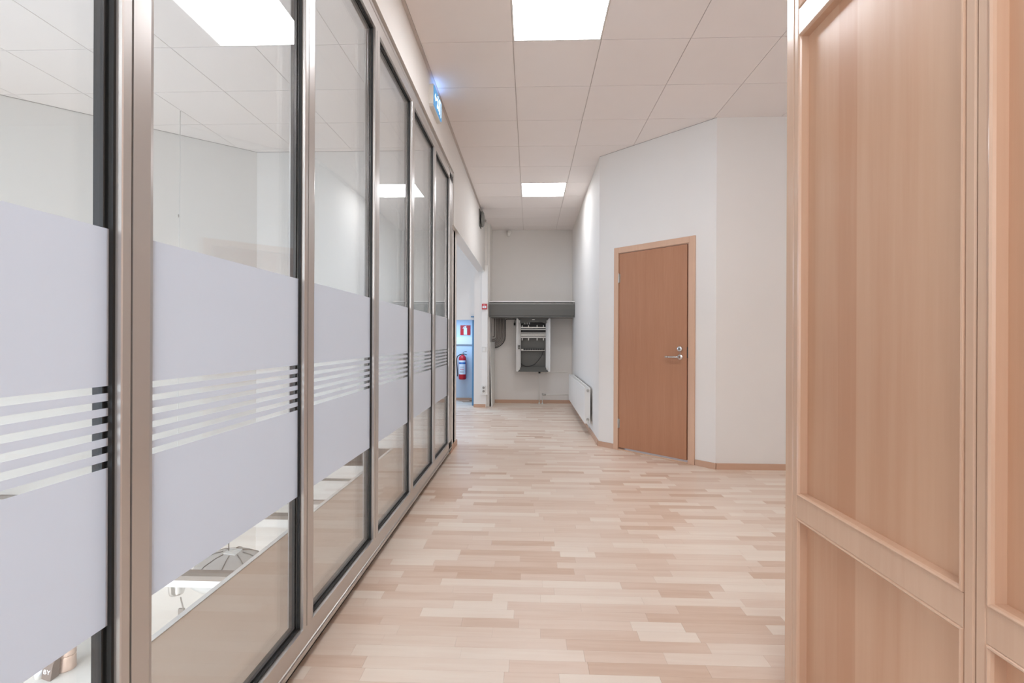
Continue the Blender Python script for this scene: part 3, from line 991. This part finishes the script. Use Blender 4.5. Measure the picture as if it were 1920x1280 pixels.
bl = thing('alarm_bell', 'round grey alarm bell on a dark plate high at the end of the left wall', 'alarm bell', (-0.75, 7.5, 3.04))
obj('mounting_plate', box(-0.779, 7.37, 2.915, -0.765, 7.63, 3.165), 'darkgrey', bl)
Tb = Matrix.Translation((-0.765, 7.50, 3.035)) @ Matrix.Rotation(PI / 2, 4, 'Y')
obj('gong', MB().lathe([(0.05, 0.012), (0.118, 0.016), (0.125, 0.024), (0.120, 0.036), (0.095, 0.052), (0.05, 0.060), (0.012, 0.062)], Tb, 32), 'midgrey', bl)
obj('hub', MB().lathe([(0.018, 0), (0.018, 0.062), (0.012, 0.068), (0.004, 0.07)], Tb, 16), 'dull', bl)
obj('bracket', MB().tube([(-0.70, 7.5, 3.02), (-0.67, 7.5, 3.018)], 0.004), 'dull', bl)

dt = thing('motion_detector', 'small white motion detector hanging under the ceiling at the end wall', 'motion detector', (-0.39, 8.96, 3.14))
obj('bracket', MB().tube([(-0.395, 9.02, 3.18), (-0.395, 8.97, 3.175), (-0.395, 8.955, 3.16)], 0.008), 'dull', dt)
obj('body', MB().lathe([(0.015, 0.055), (0.034, 0.045), (0.037, 0.0), (0.030, -0.04), (0.012, -0.052)], Matrix.Translation((-0.392, 8.955, 3.125)), 18), 'offwhite', dt)
obj('lens', MB().lathe([(0.018, 0.0), (0.017, 0.006), (0.010, 0.012)], Matrix.Translation((-0.385, 8.925, 3.115)) @ RY, 14), 'white', dt)

# ------------------------------------------------------------ low blue door, sign, extinguisher in the recess
bd2 = thing('door_2', 'narrow blue door standing open, seen edge on, at the low doorway', 'door', (-0.99, 8.65, 0), kind=ST)
obj('door_leaf', MB().box(-1.018, 8.575, 0.005, -0.968, 9.29, 1.515), 'blue', bd2, bevel=0.004)
obj('door_handle', MB().tube([(-1.018, 9.1, 0.85), (-1.045, 9.1, 0.85), (-1.045, 9.1, 1.05), (-1.018, 9.1, 1.05)], 0.006), 'dull', bd2)
cz = thing('door_closer', 'small dark door closer above the blue door', 'door closer', (-1.0, 8.53, 1.6))
obj('body', box(-1.035, 8.52, 1.565, -0.970, 8.56, 1.582), 'blue', cz, bevel=0.002)
sg = thing('fire_extinguisher_sign', 'square red sign with a white fire extinguisher symbol', 'sign', (-1.238, 9.33, 1.36))
obj('plate', box(-1.335, 9.330, 1.258, -1.142, 9.340, 1.447), 'red', sg)
SM = Matrix(((1, 0, 0, 0), (0, 0, 1, 9.3285), (0, 1, 0, 0), (0, 0, 0, 1)))
sy = MB()
sy.prism([(-1.270, 1.266), (-1.206, 1.266), (-1.206, 1.385), (-1.214, 1.402), (-1.262, 1.402), (-1.270, 1.385)], 0, 0.0015, SM)
sy.prism([(-1.248, 1.402), (-1.228, 1.402), (-1.228, 1.420), (-1.215, 1.432), (-1.222, 1.438), (-1.245, 1.430), (-1.275, 1.418), (-1.290, 1.385), (-1.280, 1.382), (-1.268, 1.408), (-1.248, 1.414)], 0, 0.0015, SM)
obj('symbol', sy, 'paper', sg)
fe = thing('fire_extinguisher', 'red fire extinguisher with white and blue label and black hose on the bluish wall', 'fire extinguisher', (-1.285, 9.27, 0.41))
T = Matrix.Translation((-1.282, 9.255, 0.410))
fz = lambda r: r
obj('cylinder', MB().lathe([(0.055, 0), (0.068, 0.008), (0.072, 0.03), (0.072, 0.40), (0.066, 0.428), (0.045, 0.452), (0.024, 0.462), (0.018, 0.47)], T, 32), 'red', fe)
lab = MB()
n = 18
for (r0, z0, z1) in ((0.0728, 0.10, 0.365),):
    ring0, ring1 = [], []
    for i in range(n + 1):
        a = -PI / 2 - 1.05 + 2.1 * i / n
        ring0.append((-1.282 + r0 * math.cos(a), 9.255 + r0 * math.sin(a), 0.41 + z0))
        ring1.append((-1.282 + r0 * math.cos(a), 9.255 + r0 * math.sin(a), 0.41 + z1))
    lab.loft([ring0, ring1], closed=False, caps=False)
lb = obj('label_sheet', lab, 'paper', fe, label='white paper label')


def curved(z0, z1, a0, a1, r0, mb):
    ring0, ring1 = [], []
    for i in range(9):
        a = -PI / 2 + a0 + (a1 - a0) * i / 8
        ring0.append((-1.282 + r0 * math.cos(a), 9.255 + r0 * math.sin(a), 0.41 + z0))
        ring1.append((-1.282 + r0 * math.cos(a), 9.255 + r0 * math.sin(a), 0.41 + z1))
    mb.loft([ring0, ring1], closed=False, caps=False)
    return mb


obj('label_band', curved(0.295, 0.330, -1.05, 1.05, 0.0734, MB()), 'labelblue', lb)
for z_ in (0.24, 0.225, 0.16, 0.145, 0.13):
    obj('label_line', curved(z_, z_ + 0.006, -0.55, 0.5, 0.0734, MB()), 'cable', lb)
for a in (-0.45, -0.2, 0.1, 0.35):
    obj('label_mark', curved(0.188, 0.206, a, a + 0.16, 0.0736, MB()), 'red', lb)
obj('valve', MB().lathe([(0.016, 0.465), (0.018, 0.50), (0.012, 0.51), (0.008, 0.52)], T, 14), 'dull', fe)
obj('lever', MB().tube([(-1.295, 9.255, 0.905), (-1.27, 9.25, 0.925), (-1.24, 9.245, 0.940), (-1.20, 9.24, 0.945)], 0.005).tube([(-1.295, 9.255, 0.905), (-1.25, 9.25, 0.897), (-1.195, 9.24, 0.878)], 0.006), 'black', fe)
obj('hose', MB().tube([(-1.30, 9.245, 0.890), (-1.335, 9.235, 0.880), (-1.375, 9.225, 0.850), (-1.388, 9.22, 0.80), (-1.385, 9.22, 0.70), (-1.375, 9.22, 0.60), (-1.370, 9.22, 0.52), (-1.372, 9.22, 0.47)], 0.0095, 10), 'black', fe)
obj('wall_bracket', box(-1.30, 9.30, 0.70, -1.262, 9.34, 0.90), 'darkgrey', fe)

# ------------------------------------------------------------ things in the void beyond the glass
sp = thing('spotlight_pendant', 'chrome cylinder pendant on a long white cord in the void beyond the glass', 'pendant lamp', (-3.15, 4.24, CZ))
obj('cord', MB().tube([(-3.134, 4.24, CZ), (-3.150, 4.24, -0.98)], 0.0035, 6), 'white', sp)
obj('cord_clip', MB().lathe([(0.007, -0.012), (0.007, 0.012)], Matrix.Translation((-3.143, 4.24, 2.27)), 8), 'cable', sp)
obj('shade', MB().lathe([(0.020, 0.09), (0.055, 0.085), (0.062, 0.06), (0.063, -0.05), (0.055, -0.075), (0.03, -0.085)], Matrix.Translation((-3.150, 4.24, -1.035)), 28), 'steel', sp)
obj('collar', MB().lathe([(0.064, 0.05), (0.067, 0.06), (0.067, 0.088), (0.03, 0.094)], Matrix.Translation((-3.150, 4.24, -1.035)), 28), 'darkgrey', sp)
obj('arm', MB().tube([(-3.10, 4.22, -1.13), (-3.06, 4.2, -1.22), (-3.08, 4.2, -1.28)], 0.006).box(-3.10, 4.19, -1.30, -3.05, 4.21, -1.22), 'cable', sp)

lr = thing('lighting_rail', 'thin grey ceiling rail crossing the void just below floor level', 'rail', (-3.0, 3.9, -0.2))
obj('bar', box(-4.42, 3.885, -0.17, -1.483, 3.915, -0.14), 'beamgrey', lr)
dp = thing('dome_pendant', 'large translucent grey dome pendant seen through the lower glass', 'pendant lamp', (-2.43, 3.9, -0.2))
obj('cord', MB().tube([(-2.46, 3.9, -0.17), (-2.46, 3.9, -0.64)], 0.004, 6), 'darkgrey', dp)
Td = Matrix.Translation((-2.43, 3.9, -0.62)) @ Matrix.Rotation(0.10, 4, 'Y')
obj('shade', MB().lathe([(0.06, 0.045), (0.13, 0.028), (0.21, -0.012), (0.265, -0.07), (0.29, -0.13), (0.292, -0.15), (0.28, -0.148), (0.25, -0.08), (0.19, -0.03), (0.06, 0.02)], Td, 36), 'shade', dp)
vn = MB()
for k in range(5):
    vn.box(-0.05, -0.052 + 0.023 * k, 0.044, 0.05, -0.042 + 0.023 * k, 0.052, Td)
obj('vent', vn, 'white', dp)
for k in range(8):
    a = k * PI / 4 + 0.2
    obj('rib', MB().tube([Td @ Vector((r * math.cos(a), r * math.sin(a), z)) for r, z in ((0.075, 0.047), (0.13, 0.031), (0.21, -0.009), (0.265, -0.067), (0.288, -0.12))], 0.004, 6), 'midgrey', dp)
for (x0, x1, yy, zt, hh, lbl) in ((-4.88, -1.483, 3.50, -0.555, 0.088, 'white beam with grey top crossing the void in front of the dome pendant'),
                                  (-3.25, -1.483, 4.90, -0.628, 0.12, 'white beam with grey top crossing the void near its far wall')):
    b = thing('ceiling_beam', lbl, 'beam', (x0 + 1, yy, zt))
    obj('top_flange', box(x0, yy - 0.05, zt - 0.035, x1, yy + 0.05, zt), 'beamgrey', b)
    obj('web', box(x0, yy - 0.04, zt - hh, x1, yy + 0.04, zt - 0.035), 'white', b)
r2 = thing('hanging_rail', 'thin dark rail near the far wall of the void below floor level', 'rail', (-2.2, 4.9, -0.26))
obj('bar', box(-3.25, 4.89, -0.275, -1.483, 4.91, -0.255), 'darkgrey', r2)
obj('hook', MB().tube([(-2.32, 4.84, -0.75), (-2.32, 4.84, -0.79), (-2.335, 4.84, -0.81), (-2.36, 4.84, -0.80), (-2.365, 4.84, -0.78)], 0.005, 6), 'cable', r2)
cd = obj('hanging_cable', MB().tube([(-2.27, 4.84, -0.74), (-2.275, 4.84, -0.9), (-2.265, 4.84, -1.1), (-2.28, 4.84, -1.3)], 0.006, 6), 'darkgrey', None, loc=(-2.27, 4.84, -0.74))
cd['label'] = 'thin dark cable hanging below the far beam in the void'
cd['category'] = 'cable'

sh = thing('shop_shelf', 'tall white display unit in the shop below, at the bottom left corner', 'shelf unit', (-3.3, 3.4, -3.2))
obj('top', box(-3.75, 3.18, -1.235, -2.95, 3.75, -1.2), 'shade', sh)
obj('body', box(-3.73, 3.20, -3.2, -2.97, 3.73, -1.235), 'white', sh)
bg = thing('paper_bag', 'dark paper bag lettered BY on the shelf in the shop below', 'bag', (-3.29, 3.36, -1.2))
bgm = MB()
Tg = Matrix.Translation((-3.335, 3.27, -1.2)) @ Matrix.Rotation(0.15, 4, 'Y')
bgm.loft([[Tg @ Vector(p) for p in q] for q in ([(-0.033, -0.03, 0.012), (0.033, -0.03, 0), (0.033, 0.03, 0), (-0.033, 0.03, 0.012)], [(-0.033, -0.028, 0.12), (0.033, -0.028, 0.12), (0.033, 0.028, 0.12), (-0.033, 0.028, 0.12)],
                                                     [(-0.032, -0.004, 0.175), (0.032, -0.004, 0.175), (0.032, 0.004, 0.175), (-0.032, 0.004, 0.175)])], sm=False)
obj('body', bgm, 'bag', bg)
obj('handle', MB().tube([Tg @ Vector((0.02 * math.cos(a), -0.006, 0.170 + 0.045 * math.sin(a))) for a in [i * PI / 10 for i in range(11)]], 0.0022, 6), 'white', bg)
fd = bpy.data.curves.new('lettering', 'FONT')
fd.body = 'BY'
fd.size = 0.044
fd.align_x = 'CENTER'
fd.extrude = 0.0004
tmp = bpy.data.objects.new('tmp', fd)
COL.objects.link(tmp)
bpy.context.view_layer.update()
me = bpy.data.meshes.new_from_object(tmp)
bpy.data.objects.remove(tmp)
me.materials.clear()
me.materials.append(M['paper'])
Tt = Matrix.Translation(-Vector(bg.location)) @ Tg @ Matrix.Translation((0, -0.031, 0.05)) @ RY
me.transform(Tt)
lt = bpy.data.objects.new('lettering', me)
COL.objects.link(lt)
lt.parent = bg
cu = thing('paper_cup', 'small white paper cup left of the dark paper bag in the shop below', 'cup', (-3.44, 3.38, -1.2))
obj('body', MB().lathe([(0.024, 0), (0.033, 0.095), (0.035, 0.10), (0.033, 0.10), (0.030, 0.09), (0.022, 0.01)], Matrix.Translation((-3.412, 3.27, -1.2)), 22), 'white', cu)
obj('sleeve', MB().lathe([(0.0265, 0.025), (0.0315, 0.07)], Matrix.Translation((-3.412, 3.27, -1.2)), 22), 'paper', cu)
for k in range(2):
    t_ = thing('metal_tin', ['shiny ribbed metal tin right of the dark paper bag, lower of two', 'shiny ribbed metal tin right of the dark paper bag, upper of two'][k], 'tin', (-3.20, 3.40, -1.2 + 0.105 * k), 'stacked metal tins')
    prof = [(0.055, 0)]
    for q in range(5):
        prof += [(0.058, 0.006 + q * 0.019), (0.054, 0.015 + q * 0.019)]
    prof += [(0.057, 0.100), (0.050, 0.104)]
    obj('body', MB().lathe(prof, Matrix.Translation((-3.320, 3.375, -1.2 + 0.105 * k)), 26), 'crate', t_)
    obj('lid', MB().lathe([(0.052, 0.1035), (0.052, 0.105)], Matrix.Translation((-3.320, 3.375, -1.2 + 0.105 * k)), 26), 'dull', t_)
